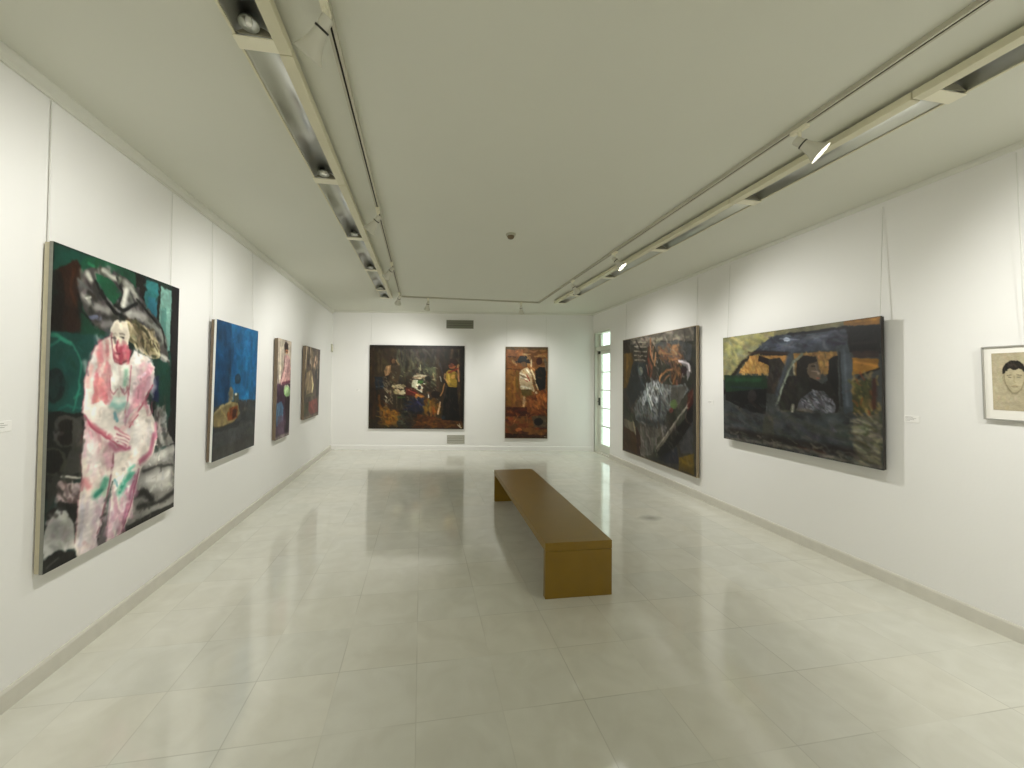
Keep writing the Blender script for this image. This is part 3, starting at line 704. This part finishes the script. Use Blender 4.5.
 'car': ('3a3c3c', 1.3684, """
p 8a845c 1 0,0 522,2 407,57 279,152 172,278 77,375 -7,416
d a8a070/6c6c50/94905c/7c7c68 0.6 70 128 34.0 30 6,1 481,1 376,71 173,259 -2,395
p 6e6a50 0.9 423,2 844,-8 864,48 549,43 422,50
p 86602a 1 833,-2 997,2 997,60 884,42 833,30
s b0802c 0.7 11.4 864,15 979,19
p 0e0f10 1 508,40 843,41 997,57 997,223 863,195 843,74
p 3a3e48 1 279,152 407,48 522,36 843,51 855,179 800,196 560,196 519,210 262,169
d 4c505c/2c303a/5c6068 0.6 50 101 20.3 10 312,136 422,50 843,66 843,170 547,178
s 14161a 1 16.1 522,42 700,50 843,44
p b4bccc 0.9 532,88 529,96 521,101 510,102 499,99 491,91 488,82 491,74 499,69 510,68 521,72 529,79
s 747c88 0.7 11.1 465,74 588,99
s 17120f 1 33.6 14,542 77,396 173,259 278,170 519,206
s 3c2a22 0.8 17.0 228,166 519,201
p 967040 1 143,357 244,196 519,218 497,330 386,362
d a88850/b8985c/86683a/98784a 0.7 90 49 14.3 70 152,357 252,206 404,227 370,380
p 1c1210 1 310,201 388,235 387,293 306,248
p 2c2824 1 381,238 463,231 497,295 502,417 443,543 344,529 386,362
d 3c3630/201c1a 0.6 20 76 22.9 70 388,253 491,260 473,506 368,509
p 183020 1 9,374 362,380 376,490 184,525 24,541
s 24482c 0.7 33.1 37,416 322,417
s 1c2c3c 0.6 18.6 74,488 320,496
p 0e1012 1 24,541 368,494 356,715 232,709 21,615
p 3c3434 0.7 290,559 284,586 270,607 252,616 233,610 219,590 215,563 221,535 235,515 254,507 272,514 285,533
s 2c2020 0.7 30.0 235,611 317,681
p 7c6038 1 553,204 800,211 799,371 708,377 558,383
d 98784a/a88850/7c6440/8c6048 0.6 60 38 11.1 60 612,209 795,218 755,370 709,369
p 221e1b 1 572,265 612,226 686,240 697,305 660,401 571,400
p 5a4e42 1 643,294 692,280 714,369 706,417 660,426 636,368
s 84766a 0.8 13.1 679,304 699,369
s 94847a 0.7 8.3 661,352 697,353
s 18120f 1 9.9 661,316 679,314
s 8a4c3c 0.8 8.1 690,401 702,405
p 141414 1 755,277 784,240 802,241 803,588 776,574 749,418
p 1c1b19 1 489,382 660,401 720,449 754,418 809,587 797,651 455,686
d 2a2825/383430/201e1c 0.6 40 89 24.9 60 502,417 648,417 608,585 470,666
p 54545a 1 588,570 671,491 731,505 787,589 786,655 670,672 567,657
d 7c7c84/34343a/94949c/26262a 0.75 70 42 8.2 45 595,569 671,496 731,510 785,589 781,652 607,662
s 6c6456 0.7 24.8 574,656 657,657
s b4b09c 1 23.4 545,621 542,726
s 5a5848 0.7 22.6 470,681 533,674
s dcd8c8 1 9.0 541,625 540,712
s 6c7468 0.95 22.2 606,214 546,280 488,435 442,615
s 8a9284 0.8 8.8 562,264 500,400 449,596
s c0b89a 0.9 15.9 552,298 558,374
s 3a4048 0.9 35.8 526,210 504,312 435,543
p 3e444a 1 806,166 855,164 875,373 872,628 830,663 815,418
s 545c64 0.6 17.6 832,191 846,600
s 1c1e20 0.8 11.9 811,219 819,602
p 0f0e0e 1 854,68 997,64 997,243 863,224
s 2c2420 0.6 17.1 874,166 979,165
p 30201c 0.8 868,217 988,222 988,271 883,263
p 7c5a24 1 871,262 986,280 988,348 942,360 873,388
s a8783c 0.7 14.2 883,292 979,322
s 1c1a14 1 13.0 867,440 922,374 988,341
p 3c3c24 1 871,433 956,404 960,634 872,643
d 5c5430/6c3c20/2c3020/7c6c44 0.7 50 55 13.9 70 873,403 988,362 988,645 877,672
s 3c1c14 0.8 24.2 970,418 965,604
p 34383a 1 11,626 180,694 363,733 440,687 797,666 882,657 881,915 466,901 1,968
d 44484a/2a2e30/504e48/3a3e44 0.5 110 168 33.7 12 11,647 363,733 882,657 881,899 2,946
p 4c4a3c 0.6 340,736 410,727 422,910 328,908
p 545044 0.8 872,688 993,630 993,998 870,979
d 74705c/44402f/3c4430/8a8674 0.6 60 70 16.9 20 866,689 995,630 994,990 870,979
s 1e1815 0.8 61.6 62,915 360,921 629,930 860,919
s 3c201a 0.8 21.4 577,950 727,958
s 6c685c 0.8 21.8 20,996 390,963 629,964 839,987 988,984
d 54504a/2a2622/7a766a 0.5 60 85 13.6 12 13,901 881,899 993,947 993,998 10,998
d 34363a/4c4e4e/26282a/5a5a54 0.3 150 67 15.2 20 11,626 882,657 993,659 993,998 10,998
d 2c2a28/44423c/1c1c1c 0.3 60 52 13.8 60 373,234 800,234 808,634 365,677
"""),
}

def paint(name, nx, ny, seed, smear=700, patchy=1.):
    """brush strokes and flat shapes laid over one another on a fine grid; returns linear colours, row 0 at the top"""
    base, asp, txt = PICTURES[name]
    rng = np.random.RandomState(seed)
    def vnoise(cx, cy):
        g = rng.rand(cy+2, cx+2); ys = np.linspace(0, cy, ny); xs = np.linspace(0, cx, nx)
        iy = np.minimum(ys.astype(int), cy-1)[:, None]; ix = np.minimum(xs.astype(int), cx-1)[None, :]
        fy = ys[:, None]-iy; fx = xs[None, :]-ix; fy = fy*fy*(3-2*fy); fx = fx*fx*(3-2*fx)
        return (g[iy, ix]*(1-fx)+g[iy, ix+1]*fx)*(1-fy)+(g[iy+1, ix]*(1-fx)+g[iy+1, ix+1]*fx)*fy
    X, Y = np.meshgrid(np.linspace(0, asp, nx), np.linspace(0, 1, ny))
    X = X+(vnoise(int(26*asp)+1, 26)-.5)*.007+(vnoise(int(80*asp)+1, 80)-.5)*.003
    Y = Y+(vnoise(int(26*asp)+1, 26)-.5)*.007+(vnoise(int(80*asp)+1, 80)-.5)*.003
    C = np.empty((ny, nx, 3)); C[:] = [int(base[i:i+2], 16)/255 for i in (0, 2, 4)]
    def rgb(h): return np.array([int(h[i:i+2], 16)/255 for i in (0, 2, 4)])
    def window(x0, x1, y0, y1):
        i0 = max(0, int((y0-.02)*(ny-1))); i1 = min(ny, int((y1+.02)*(ny-1))+2)
        j0 = max(0, int((x0-.02)/asp*(nx-1))); j1 = min(nx, int((x1+.02)/asp*(nx-1))+2)
        return slice(i0, i1), slice(j0, j1)
    def blend(w, m, c, a):
        if m.size == 0: return
        k = m.astype(float); p = np.pad(k, 1, mode='edge')
        k = (p[:-2, 1:-1]+p[2:, 1:-1]+p[1:-1, :-2]+p[1:-1, 2:]+2*p[1:-1, 1:-1])/6
        C[w] += (c-C[w])*(k*a)[..., None]
    def inside(P, Xw, Yw):
        m = np.zeros(Xw.shape, bool); n = len(P)
        for i in range(n):
            x1, y1 = P[i]; x2, y2 = P[(i+1) % n]
            if y1 == y2: continue
            c = (Yw > min(y1, y2)) & (Yw <= max(y1, y2)) & (Xw < (x2-x1)*(Yw-y1)/(y2-y1)+x1)
            m ^= c
        return m
    def stroke(P, wd, c, a):
        P = np.array(P); w = window(P[:, 0].min()-wd, P[:, 0].max()+wd, P[:, 1].min()-wd, P[:, 1].max()+wd)
        Xw, Yw = X[w], Y[w]; D = np.full(Xw.shape, 9.)
        for (x1, y1), (x2, y2) in zip(P[:-1], P[1:]):
            dx, dy = x2-x1, y2-y1; q = dx*dx+dy*dy+1e-12
            t = np.clip(((Xw-x1)*dx+(Yw-y1)*dy)/q, 0, 1)
            D = np.minimum(D, np.hypot(Xw-x1-t*dx, Yw-y1-t*dy))
        k = np.clip((wd/2-D)/((1.3 if wd > .014 else .6)*wd/2+1e-6)+.5, 0, 1); blend(w, k, c, a)
    for line in txt.strip().split('\n'):
        f = line.split(' ')
        if f[0] == 'd':
            cols, a, n, L, wd, ang = f[1].split('/'), float(f[2]), int(f[3]), float(f[4])/1000, float(f[5])/1000, math.radians(float(f[6])); q = f[7:]
        elif f[0] == 's': c, a, wd, q = rgb(f[1]), float(f[2]), float(f[3])/1000, f[4:]
        else: c, a, q = rgb(f[1]), float(f[2]), f[3:]
        P = [(float(s.split(',')[0])/1000*asp, float(s.split(',')[1])/1000) for s in q]
        if f[0] == 'p':
            pa = np.array(P); w = window(pa[:, 0].min(), pa[:, 0].max(), pa[:, 1].min(), pa[:, 1].max())
            blend(w, inside(P, X[w], Y[w]), c, a)
        elif f[0] == 's': stroke(P, wd, c, a)
        else:
            pa = np.array(P); lo, hi = pa.min(0), pa.max(0); k = 0; tries = 0
            while k < n and tries < n*12:
                tries += 1; p = lo+(hi-lo)*rng.rand(2)
                if not inside(P, np.array([[p[0]]]), np.array([[p[1]]]))[0, 0]: continue
                t = ang+rng.randn()*.35; l_ = L*(.4+.8*rng.rand())/2; v = np.array([math.cos(t), math.sin(t)])*l_; m_ = np.array([-v[1], v[0]])*.25*rng.randn()
                stroke([p-v, p+m_, p+v], wd*(.6+.8*rng.rand()), rgb(cols[rng.randint(len(cols))])+rng.randn(3)*.012, a); k += 1
    # wet paint dragged about: short strokes that pick up the colour under them
    for k in range(smear):
        p = np.array([rng.rand()*asp, rng.rand()]); i, j = int(p[1]*(ny-1)), int(p[0]/asp*(nx-1))
        t = rng.rand()*math.pi; v = np.array([math.cos(t), math.sin(t)])*(.005+.014*rng.rand())
        stroke([p-v*.4, p+v], .006+.008*rng.rand(), np.clip(C[i, j]*(1+rng.randn()*.10)+rng.randn(3)*.008, 0, 1), .65)
    p = np.pad(C, ((1, 1), (1, 1), (0, 0)), mode='edge'); C = (p[:-2, 1:-1]+p[2:, 1:-1]+p[1:-1, :-2]+p[1:-1, 2:]+3*p[1:-1, 1:-1])/7
    tex = 1+(vnoise(int(9*asp)+1, 9)-.5)*.30*patchy+(vnoise(int(24*asp)+1, 24)-.5)*.22*patchy+(vnoise(int(60*asp)+1, 110)-.5)*.08
    C = np.clip(C*tex[..., None], 0.002, 1)
    return np.where(C <= .04045, C/12.92, ((C+.055)/1.055)**2.4)**1.10*1.08

def paint_mat(name, gain, rough=.45):
    m = bpy.data.materials.new(name); m.use_nodes = True; nt = m.node_tree; b = nt.nodes['Principled BSDF']
    at = nt.nodes.new('ShaderNodeAttribute'); at.attribute_name = 'paint'
    nt.links.new(at.outputs['Color'], b.inputs['Base Color']); b.inputs['Roughness'].default_value = rough; b.inputs['Specular IOR Level'].default_value = .35
    tc = nt.nodes.new('ShaderNodeTexCoord'); n = nt.nodes.new('ShaderNodeTexNoise'); n.inputs['Scale'].default_value = 45; n.inputs['Detail'].default_value = 4
    nt.links.new(tc.outputs['Object'], n.inputs['Vector']); bp = nt.nodes.new('ShaderNodeBump'); bp.inputs['Strength'].default_value = .35; bp.inputs['Distance'].default_value = .003
    nt.links.new(n.outputs['Fac'], bp.inputs['Height']); nt.links.new(bp.outputs['Normal'], b.inputs['Normal'])
    return m

def grid_picture(name, parent, C, w, h, y, m):
    """painted canvas w x h standing in the local xz plane, facing -y, bottom left at (0, y, 0)"""
    ny, nx = C.shape[:2]
    X, Z = np.meshgrid(np.linspace(0, w, nx), np.linspace(h, 0, ny))
    co = np.stack([X, np.full_like(X, y), Z], -1).reshape(-1, 3)
    i = np.arange((ny-1)*(nx-1)); r, c = i//(nx-1), i % (nx-1); a = r*nx+c
    f = np.stack([a, a+nx, a+nx+1, a+1], -1)
    me = bpy.data.meshes.new(name); me.from_pydata(co.tolist(), [], f.tolist())
    at = me.color_attributes.new('paint', 'FLOAT_COLOR', 'POINT')
    at.data.foreach_set('color', np.concatenate([C.reshape(-1, 3), np.ones((ny*nx, 1))], 1).astype(np.float32).ravel())
    me.materials.append(m); o = bpy.data.objects.new(name, me); COL.objects.link(o); o.parent = parent
    return o

def hang(kind_name, label, pic, wall, u0, u1, z0, z1, depth, gap, tilt, edge, res, seed, gain=1., frame=None, wires=(), back=None, rough=.45, group=None):
    """a picture on a wall: u along the wall from its origin, tilt = how far the top stands off the wall more than the foot"""
    org, d = wall; n = Vector((-d.y, d.x, 0))
    if n.dot(Vector((1, 5, 0))-org) < 0: n = -n
    # local x runs left to right for a viewer facing the wall, local -y points into the room
    lx = Vector((n.y, -n.x, 0)) * -1
    if lx.dot(d) > 0: s0 = u0 if u0 < u1 else u1
    else: s0 = max(u0, u1)
    o = empty(kind_name); tag(o, label, 'painting' if kind_name != 'framed_drawing' else 'framed drawing', group)
    w, h = abs(u1-u0), (z1-z0)
    p = org + d*s0 + n*gap; ang = math.atan2(lx.y, lx.x)
    th_ = math.asin(tilt/h) if tilt else 0.
    o.location = (p.x, p.y, z0); o.rotation_euler = (th_, 0, ang)
    C = np.clip(paint(pic, *res, seed)*gain, 0, .95)
    grid_picture('painted_canvas', o, C, w, h, -depth-.001, paint_mat(pic+'_paint', gain, rough))
    # canvas wrapped over the stretcher: four sides
    e_ = MB(); t = .004
    k1 = 0. if not back else -depth*.58
    e_.box((0, -depth, 0), (t, k1, h)); e_.box((w-t, -depth, 0), (w, k1, h)); e_.box((t, -depth, h-t), (w-t, k1, h)); e_.box((t, -depth, 0), (w-t, k1, t)); e_.box((t, -depth, t), (w-t, -depth+.003, h-t))
    e_.build('canvas_edge', edge, o)
    if back:
        s = MB(); q, k0 = .05, .0
        s.box((t, -depth*.57, t), (q, k0, h-t)); s.box((w-q, -depth*.57, t), (w-t, k0, h-t)); s.box((q, -depth*.57, h-q), (w-q, k0, h-t)); s.box((q, -depth*.57, t), (w-q, k0, q)); s.box((w/2-.025, -depth*.57, q), (w/2+.025, k0, h-q))
        s.build('stretcher', back, o)
    if frame:
        fm, fw, fd, proud = frame; s = MB()
        s.box((-fw, -depth-proud, -fw), (0, fd-depth, h+fw), .002); s.box((w, -depth-proud, -fw), (w+fw, fd-depth, h+fw), .002)
        s.box((0, -depth-proud, h), (w, fd-depth, h+fw), .002); s.box((0, -depth-proud, -fw), (w, fd-depth, 0), .002); s.build('frame', fm, o)
    for x in wires:   # steel cords from the picture rail down to the back of the stretcher
        top = Vector((x, 0, 0)); iw = o.rotation_euler.to_matrix().transposed()
        hook = o.location + o.rotation_euler.to_matrix() @ Vector((x, -.004, h-.12))
        rail = hook.copy(); rail = rail - n*((rail-org).dot(n)) + n*.008; rail.z = ZC-.075
        MB().tube([iw @ (rail-o.location), iw @ (hook-o.location)], .0028, 6).build('hanging_wire', M['wire'], o)
    return o
WL = (LA, (LB-LA).normalized()); WR = (RA, (RB-RA).normalized()); WB = (Vector((-2, 9.15, 0)), Vector((5.86, -.89, 0)).normalized())
hang('figure_painting', 'tall painting of a seated pale nude with clasped hands, nearest picture on the left wall', 'nude', WL, .337, 1.406, .58, 2.297, .04, .012, .0, M['greyedge'], (230, 370), 1, 1.05, wires=(.02, 1.03), back=M['stretcher'])
hang('seascape_painting', 'deep blue painting with a pale shell on dark ground, left wall beside the nude', 'blue', WL, 1.944, 2.88, .81, 2.14, .045, .012, .018, M['whiteedge'], (150, 210), 2, .88, wires=(.02, .91), back=M['brownedge'])
hang('portrait_painting', 'narrow painting of a dark haired figure in pale top holding a green disc, left wall', 'standing', WL, 3.575, 4.12, .755, 2.135, .045, .008, .01, M['brownedge'], (110, 240), 3, 1.0, back=M['brownedge'])
hang('group_painting', 'brown painting with cream vertical shapes, farthest picture on the left wall', 'group', WL, 4.85, 5.80, .897, 2.14, .045, .008, .014, M['brownedge'], (150, 190), 4, 1.0, back=M['brownedge'])
hang('studio_painting', 'wide dark painting of a cluttered studio with a yellow-shirted figure, back wall', 'studio', WB, .86, 2.985, .483, 2.352, .03, .01, 0, M['brownedge'], (300, 270), 5, .9, frame=(M['darkedge'], .006, .03, .001), wires=(.02,))
hang('figure_painting', 'tall orange-brown painting of a figure in a dark hat, back wall by the french door', 'hat', WB, 3.925, 4.875, .287, 2.347, .03, .01, 0, M['brownedge'], (170, 340), 6, 1.0, frame=(M['oakframe'], .006, .03, .001), wires=(.02, .92))
hang('boat_painting', 'large squarish painting of grey drapery and raised hands in a thin wooden frame, right wall', 'boat', WR, 2.72, 4.755, .30, 2.365, .035, .025, 0, M['oakframe'], (260, 260), 7, .95, frame=(M['oakframe'], .010, .035, .003), wires=(.03, 2.0))
hang('car_painting', 'wide dark painting of a driver seen through a car window, right wall', 'car', WR, .508, 2.20, .908, 2.144, .035, .04, .008, M['darkedge'], (330, 250), 8, .98, wires=(.03, 1.66), back=M['darkedge'])

# ------------------------------------------------------------------ framed drawing at the right edge
def paint_face(nx=110, ny=150):
    w, h = .185, .366
    PICTURES['face'] = ('a59c84', w/h, """
d ada48c/a09880/a69e86 0.5 120 90 22 80 0,0 1000,0 1000,1000 0,1000
p 6a6448 0.35 266,340 372,240 643,240 774,340 766,500 684,640 569,720 454,715 356,640 282,500
p aea58a 0.8 286,350 381,250 635,250 754,350 741,500 668,620 569,690 463,690 372,610 303,500
p 231e18 1 249,370 258,270 323,190 454,140 602,140 717,190 782,280 786,370 750,340 700,290 618,270 569,300 504,300 438,265 356,290 299,350
d 3a342a/14100c 0.8 40 60 10 70 274,330 356,200 520,150 684,200 766,330 618,260 438,255
s 4a4434 0.9 9 356,395 454,385
s 4a4434 0.9 9 577,385 684,395
s 2a2620 0.9 8 381,420 446,425
s 2a2620 0.9 8 594,425 659,420
s 8a8060 0.9 8 520,400 504,500 536,520
s 7a6a50 0.9 9 454,580 520,570 594,580
s 5a5440 0.8 6 471,592 586,592
s 6a6248 0.8 6 286,350 303,500 372,610 463,690 569,692 668,620 741,500 754,350
s 7a7256 0.8 7 274,400 249,430 274,490
s 7a7256 0.8 7 766,400 791,430 766,490
""")
    return w, h
paint_face()
fd = empty('framed_drawing'); tag(fd, 'small drawing of a dark haired head in a silver frame, at the photo\'s right edge', 'framed drawing')
dW = WR[1]; nW = Vector((-dW.y, dW.x, 0)); p = RA + dW*(-.034); fd.location = (p.x, p.y, 1.372)
lx = Vector((nW.y, -nW.x, 0))*-1
if lx.dot(dW) > 0: lx = -lx
fd.rotation_euler = (.03, 0, math.atan2(-dW.y, -dW.x))
FW, FH = .272, .478
s = MB(); f_ = .009
s.box((0, -.03, 0), (f_, 0, FH), .0015); s.box((FW-f_, -.03, 0), (FW, 0, FH), .0015); s.box((f_, -.03, FH-f_), (FW-f_, 0, FH), .0015); s.box((f_, -.03, 0), (FW-f_, 0, f_), .0015)
s.build('frame', M['silverframe'], fd)
MB().box((f_, -.02, f_), (FW-f_, -.002, FH-f_)).build('mount', M['mat'], fd)
g = grid_picture('drawing_paper', fd, np.clip(paint('face', 110, 150, 9, 0, .25)*1.15, 0, .9), .185, .366, -.0215, paint_mat('face_paint', 1, .7)); g.location = (.0435, 0, .066)
MB().tube([(.18, -.004, FH-.02), (.18, -.008, ZC-.075-1.372)], .0028, 6).build('hanging_wire', M['wire'], fd)

# ------------------------------------------------------------------ caption cards and small devices
def on_wall(o, wall, u, z, off=0.):
    org, d = wall; n = Vector((-d.y, d.x, 0))
    if n.dot(Vector((1, 5, 0))-org) < 0: n = -n
    lx = Vector((-n.y, n.x, 0)); p = org+d*u+n*off; o.location = (p.x, p.y, z); o.rotation_euler = (0, 0, math.atan2(lx.y, lx.x))
def card(label, wall, u, z):
    o = tag(empty('caption_card'), label, 'caption card', 'caption cards beside the pictures')
    MB().box((-.048, -.003, -.026), (.048, 0, .026), .001).build('card', M['label'], o)
    t = MB()
    for i, (a, b) in enumerate([(-.040, .01), (-.040, .028), (-.040, .015), (-.040, -.01)]): t.box((a, -.0034, .013-i*.009), (b, -.003, .015-i*.009))
    t.build('print_lines', M['ink'], o); on_wall(o, wall, u, z); return o
card('white caption card on the left wall before the nude painting', WL, .17, 1.356)
card('white caption card on the right wall between the boat and car paintings', WR, 2.52, 1.332)
card('white caption card on the right wall between the car painting and the drawing', WR, .369, 1.331)
card('white caption card on the back wall left of the studio painting', WB, .587, 1.337)
dv = tag(empty('wall_sensor'), 'small pale box high on the left wall at the far corner', 'sensor')
MB().box((-.05, -.03, -.09), (.05, 0, .09), .008).build('housing', M['plastic'], dv); MB().box((-.03, -.033, -.06), (.03, -.03, .06), .001).build('cover', M['creamlight'], dv); on_wall(dv, WL, 7.06, 2.27)
def vent(label, u0, u1, z0, z1, n, slat):
    o = tag(empty('air_vent'), label, 'air vent', 'air vents in the back wall'); w, h = u1-u0, z1-z0; t = .014
    s = MB(); s.box((0, -.012, 0), (t, 0, h)); s.box((w-t, -.012, 0), (w, 0, h)); s.box((t, -.012, h-t), (w-t, 0, h)); s.box((t, -.012, 0), (w-t, 0, t)); s.build('vent_frame', slat, o)
    MB().box((t, -.003, t), (w-t, 0, h-t)).build('backing', M['grilledark'], o)
    for k in range(n):
        z = t+(h-2*t)*(k+.5)/n; hh = (h-2*t)/n*.45
        MB().poly_prism([(-.012, z-hh), (-.010, z-hh), (-.003, z+hh), (-.005, z+hh)], t, w-t, 'x').build('slat', slat, o)
    on_wall(o, WB, u0, z0)
vent('long grey air vent high on the back wall near the ceiling', 2.57, 3.186, 2.755, 2.945, 3, M['grille'])
vent('small grey air vent low on the back wall under the studio painting', 2.613, 3.01, .152, .34, 3, mat('pale_grille', (.38, .37, .31), .5))
sd = tag(empty('smoke_detector', (.90, 3.90, ZC)), 'round brown smoke detector alone in the middle of the ceiling', 'smoke detector')
MB().lathe([(.052, 0), (.052, -.012), (.046, -.02), (.0, -.02)], 32).build('base', M['plastic'], sd, True)
MB().lathe([(.036, -.0205), (.036, -.032), (.03, -.045), (.018, -.052), (0, -.053)], 32).build('sensor_head', M['brownplastic'], sd, True)

# ------------------------------------------------------------------ ceiling tracks
TX, TXR, TY = -.402, 2.172, 7.22
tw, thh = .018, .024
def xtr(y): return 2.165+.0113*(y-1)
def track(label, a, b):
    o = tag(empty('lighting_track', a), label, 'lighting track', 'lighting tracks on the ceiling'); d = Vector(b)-Vector(a); L = d.length; o.rotation_euler = (0, 0, math.atan2(d.y, d.x))
    s = MB(); s.box((0, -tw, -thh), (L, -.005, 0)); s.box((0, .005, -thh), (L, tw, 0)); s.box((0, -.005, -.012), (L, .005, 0)); s.build('rail', M['track'], o)
    MB().box((.01, -.005, -.0135), (L-.01, .005, -.012)).box((.01, -.0049, -thh+.003), (L-.01, -.004, -.0135)).box((.01, .004, -thh+.003), (L-.01, .0049, -.0135)).build('slot', M['slot'], o); return o
track('straight lighting track on the ceiling along the left wall', (TX, -3.4, ZC), (TX, TY-.02, ZC))
track('straight lighting track on the ceiling along the right wall', (xtr(-3.4), -3.4, ZC), (xtr(TY), TY-.02, ZC))
track('cross lighting track on the ceiling in front of the back wall', (TX-.018, TY, ZC), (xtr(TY)+.018, TY, ZC))

# ------------------------------------------------------------------ wall washer units, five in view per side
def washer(lamps=True):
    """1.2 m unit running along +y, open side down; local x from 0 (rail, room side) to .2 (rim, wall side)"""
    o = empty('wall_washer_light'); L = 1.188; H0 = -.062
    MB().box((-.012, .002, H0), (.05, L-.002, -.02), .004).build('rail', M['cream'], o)
    MB().box((.205, .002, H0+.008), (.218, L-.002, -.02), .003).build('rim', M['cream'], o)
    prof = [(.05+.155*t, H0+.012+.034*math.sin(math.pi*(.02+.96*t)**.8)) for t in [i/14 for i in range(15)]]
    s = MB(); A = [s.bm.verts.new((x, .004, z)) for x, z in prof]; B = [s.bm.verts.new((x, L-.004, z)) for x, z in prof]
    for i in range(14): s.bm.faces.new((A[i], A[i+1], B[i+1], B[i]))
    r = s.build('reflector', M['silver'], o, True); md = r.modifiers.new('t', 'SOLIDIFY'); md.thickness = .003; md.offset = 1
    MB().box((.045, .004, -.016), (.21, L-.004, 0)).build('ceiling_plate', M['cream'], o)
    # bracket across the far end a dark sheet as the shade in its gap, the lamp in front
    MB().box((.045, L-.075, H0-.001), (.219, L-.005, H0+.006), .002).build('bracket', M['creamlight'], o)
    MB().poly_prism([(p[0], p[1]-.002) for p in prof] + [(.05, H0+.005)], L-.082, L-.077, 'y').build('end_gap_shade', M['dark'], o)
    if not lamps: return o
    dome = [(.042*math.sin(a), .034*math.cos(a)) for a in [i*math.pi/2/8 for i in range(9)]]
    mt = Matrix.Translation((.128, L-.125, H0+.012))
    d = MB().lathe(dome, 24, mt).build('lamp_reflector', M['silver'], o, True)
    MB().lathe([(.0, -.002), (.012, 0), (.016, .014), (.012, .03), (0, .036)], 16, Matrix.Translation((.128, L-.125, H0+.012))).build('lamp', M['lampoff'], o, True)
    return o
NUM = ['nearest', 'second', 'third', 'fourth', 'fifth', 'sixth']
for side in (0, 1):
    wp = washer(side == 0); first = True
    y0 = .662 if side == 0 else .37
    for k in range(6):
        o = wp if first else copy_tree(wp); first = False
        y = y0+k*1.19
        if side == 0: o.location = (-.622+.013*k, y, ZC); o.rotation_euler = (0, 0, -.011); o.scale = (-.95, .5 if k == 5 else 1, 1)
        else: o.location = (2.475, y, ZC); o.scale = (1, .55 if k == 5 else 1, 1)
        tag(o, 'cream wall washer trough light, %s in the %s ceiling row' % (NUM[k], ('left', 'right')[side]), 'ceiling light', 'wall washer lights along the ceiling')

# ------------------------------------------------------------------ track spotlights
def spotlight():
    o = empty('track_spotlight')
    MB().box((-.016, -.05, -thh-.022), (.016, .05, -thh+.0), .004).build('adapter', M['creamlight'], o)
    MB().tube([(0, 0, -thh-.02), (0, 0, -.10)], .009, 12).build('stem', M['creamlight'], o)
    return o
def head(o, aim, lit, m, big=1.):
    """flared bell shade on the stem's end, its mouth turned to the aim point"""
    piv = Vector((0, 0, -.11)); d = (Vector(aim)-(o.location+piv)).normalized()
    q = d.to_track_quat('Z', 'Y').to_matrix().to_4x4(); mt = Matrix.Translation(piv) @ q @ Matrix.Scale(big, 4)
    MB().lathe([(0, -.035), (.022, -.034), (.027, -.026), (.027, .03), (.0, .03)], 24, mt).build('lamp_holder', m, o, True)
    MB().lathe([(.028, .02), (.030, .035), (.036, .07), (.048, .11), (.068, .15), (.0665, .151), (.046, .111), (.034, .071), (.027, .036)], 36, mt).build('shade', m, o, True)
    MB().lathe([(.0285, .018), (.0325, .019), (.0325, .027), (.0295, .028)], 28, mt).build('ring', M['metal'], o, True)
    MB().lathe([(.0, .134), (.030, .132), (.052, .124), (.034, .068), (0, .06)], 28, mt).build('lamp', M['lampglow'] if lit else M['lampoff'], o, True)
    return o.location+piv+d*.158*big, d
def add_light(o, pos, d, power, size, blend=1., rad=.05):
    ld = bpy.data.lights.new('spot_beam', 'SPOT'); ld.energy = power; ld.color = SPOT_COL; ld.spot_size = math.radians(size); ld.spot_blend = blend; ld.shadow_soft_size = rad
    l = bpy.data.objects.new('spot_beam', ld); COL.objects.link(l); l.location = pos; l.rotation_euler = d.to_track_quat('-Z', 'Y').to_euler()
SPOTS = [
 # x, y, aim, power, cone, lit, label
 (TX, 1.60, (-1.95, 2.75, 1.1), 88, 122, 1, 'white bell-shaped spotlight nearest the camera on the left track'),
 (TX, 3.50, (-1.97, 4.35, 1.1), 76, 122, 1, 'white bell-shaped spotlight, second on the left track'),
 (TX, 5.10, (-1.98, 6.4, 1.1), 76, 122, 1, 'white bell-shaped spotlight, third on the left track'),
 (TX, 6.85, (-1.0, 9.0, 1.25), 69, 122, 1, 'white spotlight at the far end of the left track'),
 (.10, TY, (-.3, 8.9, .5), 72, 122, 1, 'white spotlight on the cross track above the studio painting'),
 (1.88, TY, (2.3, 8.5, .4), 72, 122, 1, 'white spotlight on the cross track above the hat painting'),
 (xtr(1.9), 1.90, (3.66, .7, 1.2), 78, 122, 1, 'glowing spotlight nearest the camera on the right track'),
 (xtr(4.15), 4.15, (3.75, 3.1, .9), 84, 122, 1, 'glowing spotlight, second on the right track'),
 (xtr(5.45), 5.45, (3.80, 5.6, .9), 84, 122, 1, 'spotlight at the far end of the right track'),
]
for x, y, aim, P, cone, lit, lab in SPOTS:
    o = spotlight(); o.location = (x, y, ZC); tag(o, lab, 'spotlight', 'spotlights on the ceiling tracks')
    pos, d = head(o, aim, lit, M['shade'], .88); add_light(o, pos, d, P, cone)
# unseen fill beams added behind the camera, without fixtures, to brighten the room
for x, y, aim, P in [(TX, -.6, (-1.93, -.2, 1.4), 90), (TX, -2.4, (-1.9, -2.2, 1.4), 90), (TXR, -.2, (3.64, .3, 1.4), 90), (TXR, -2.2, (3.6, -2.0, 1.4), 90), (.9, -3.2, (.9, -4.2, 1.2), 90)]:
    add_light(None, Vector((x, y, ZC-.2)), (Vector(aim)-Vector((x, y, ZC-.2))).normalized(), P*.98, 125)
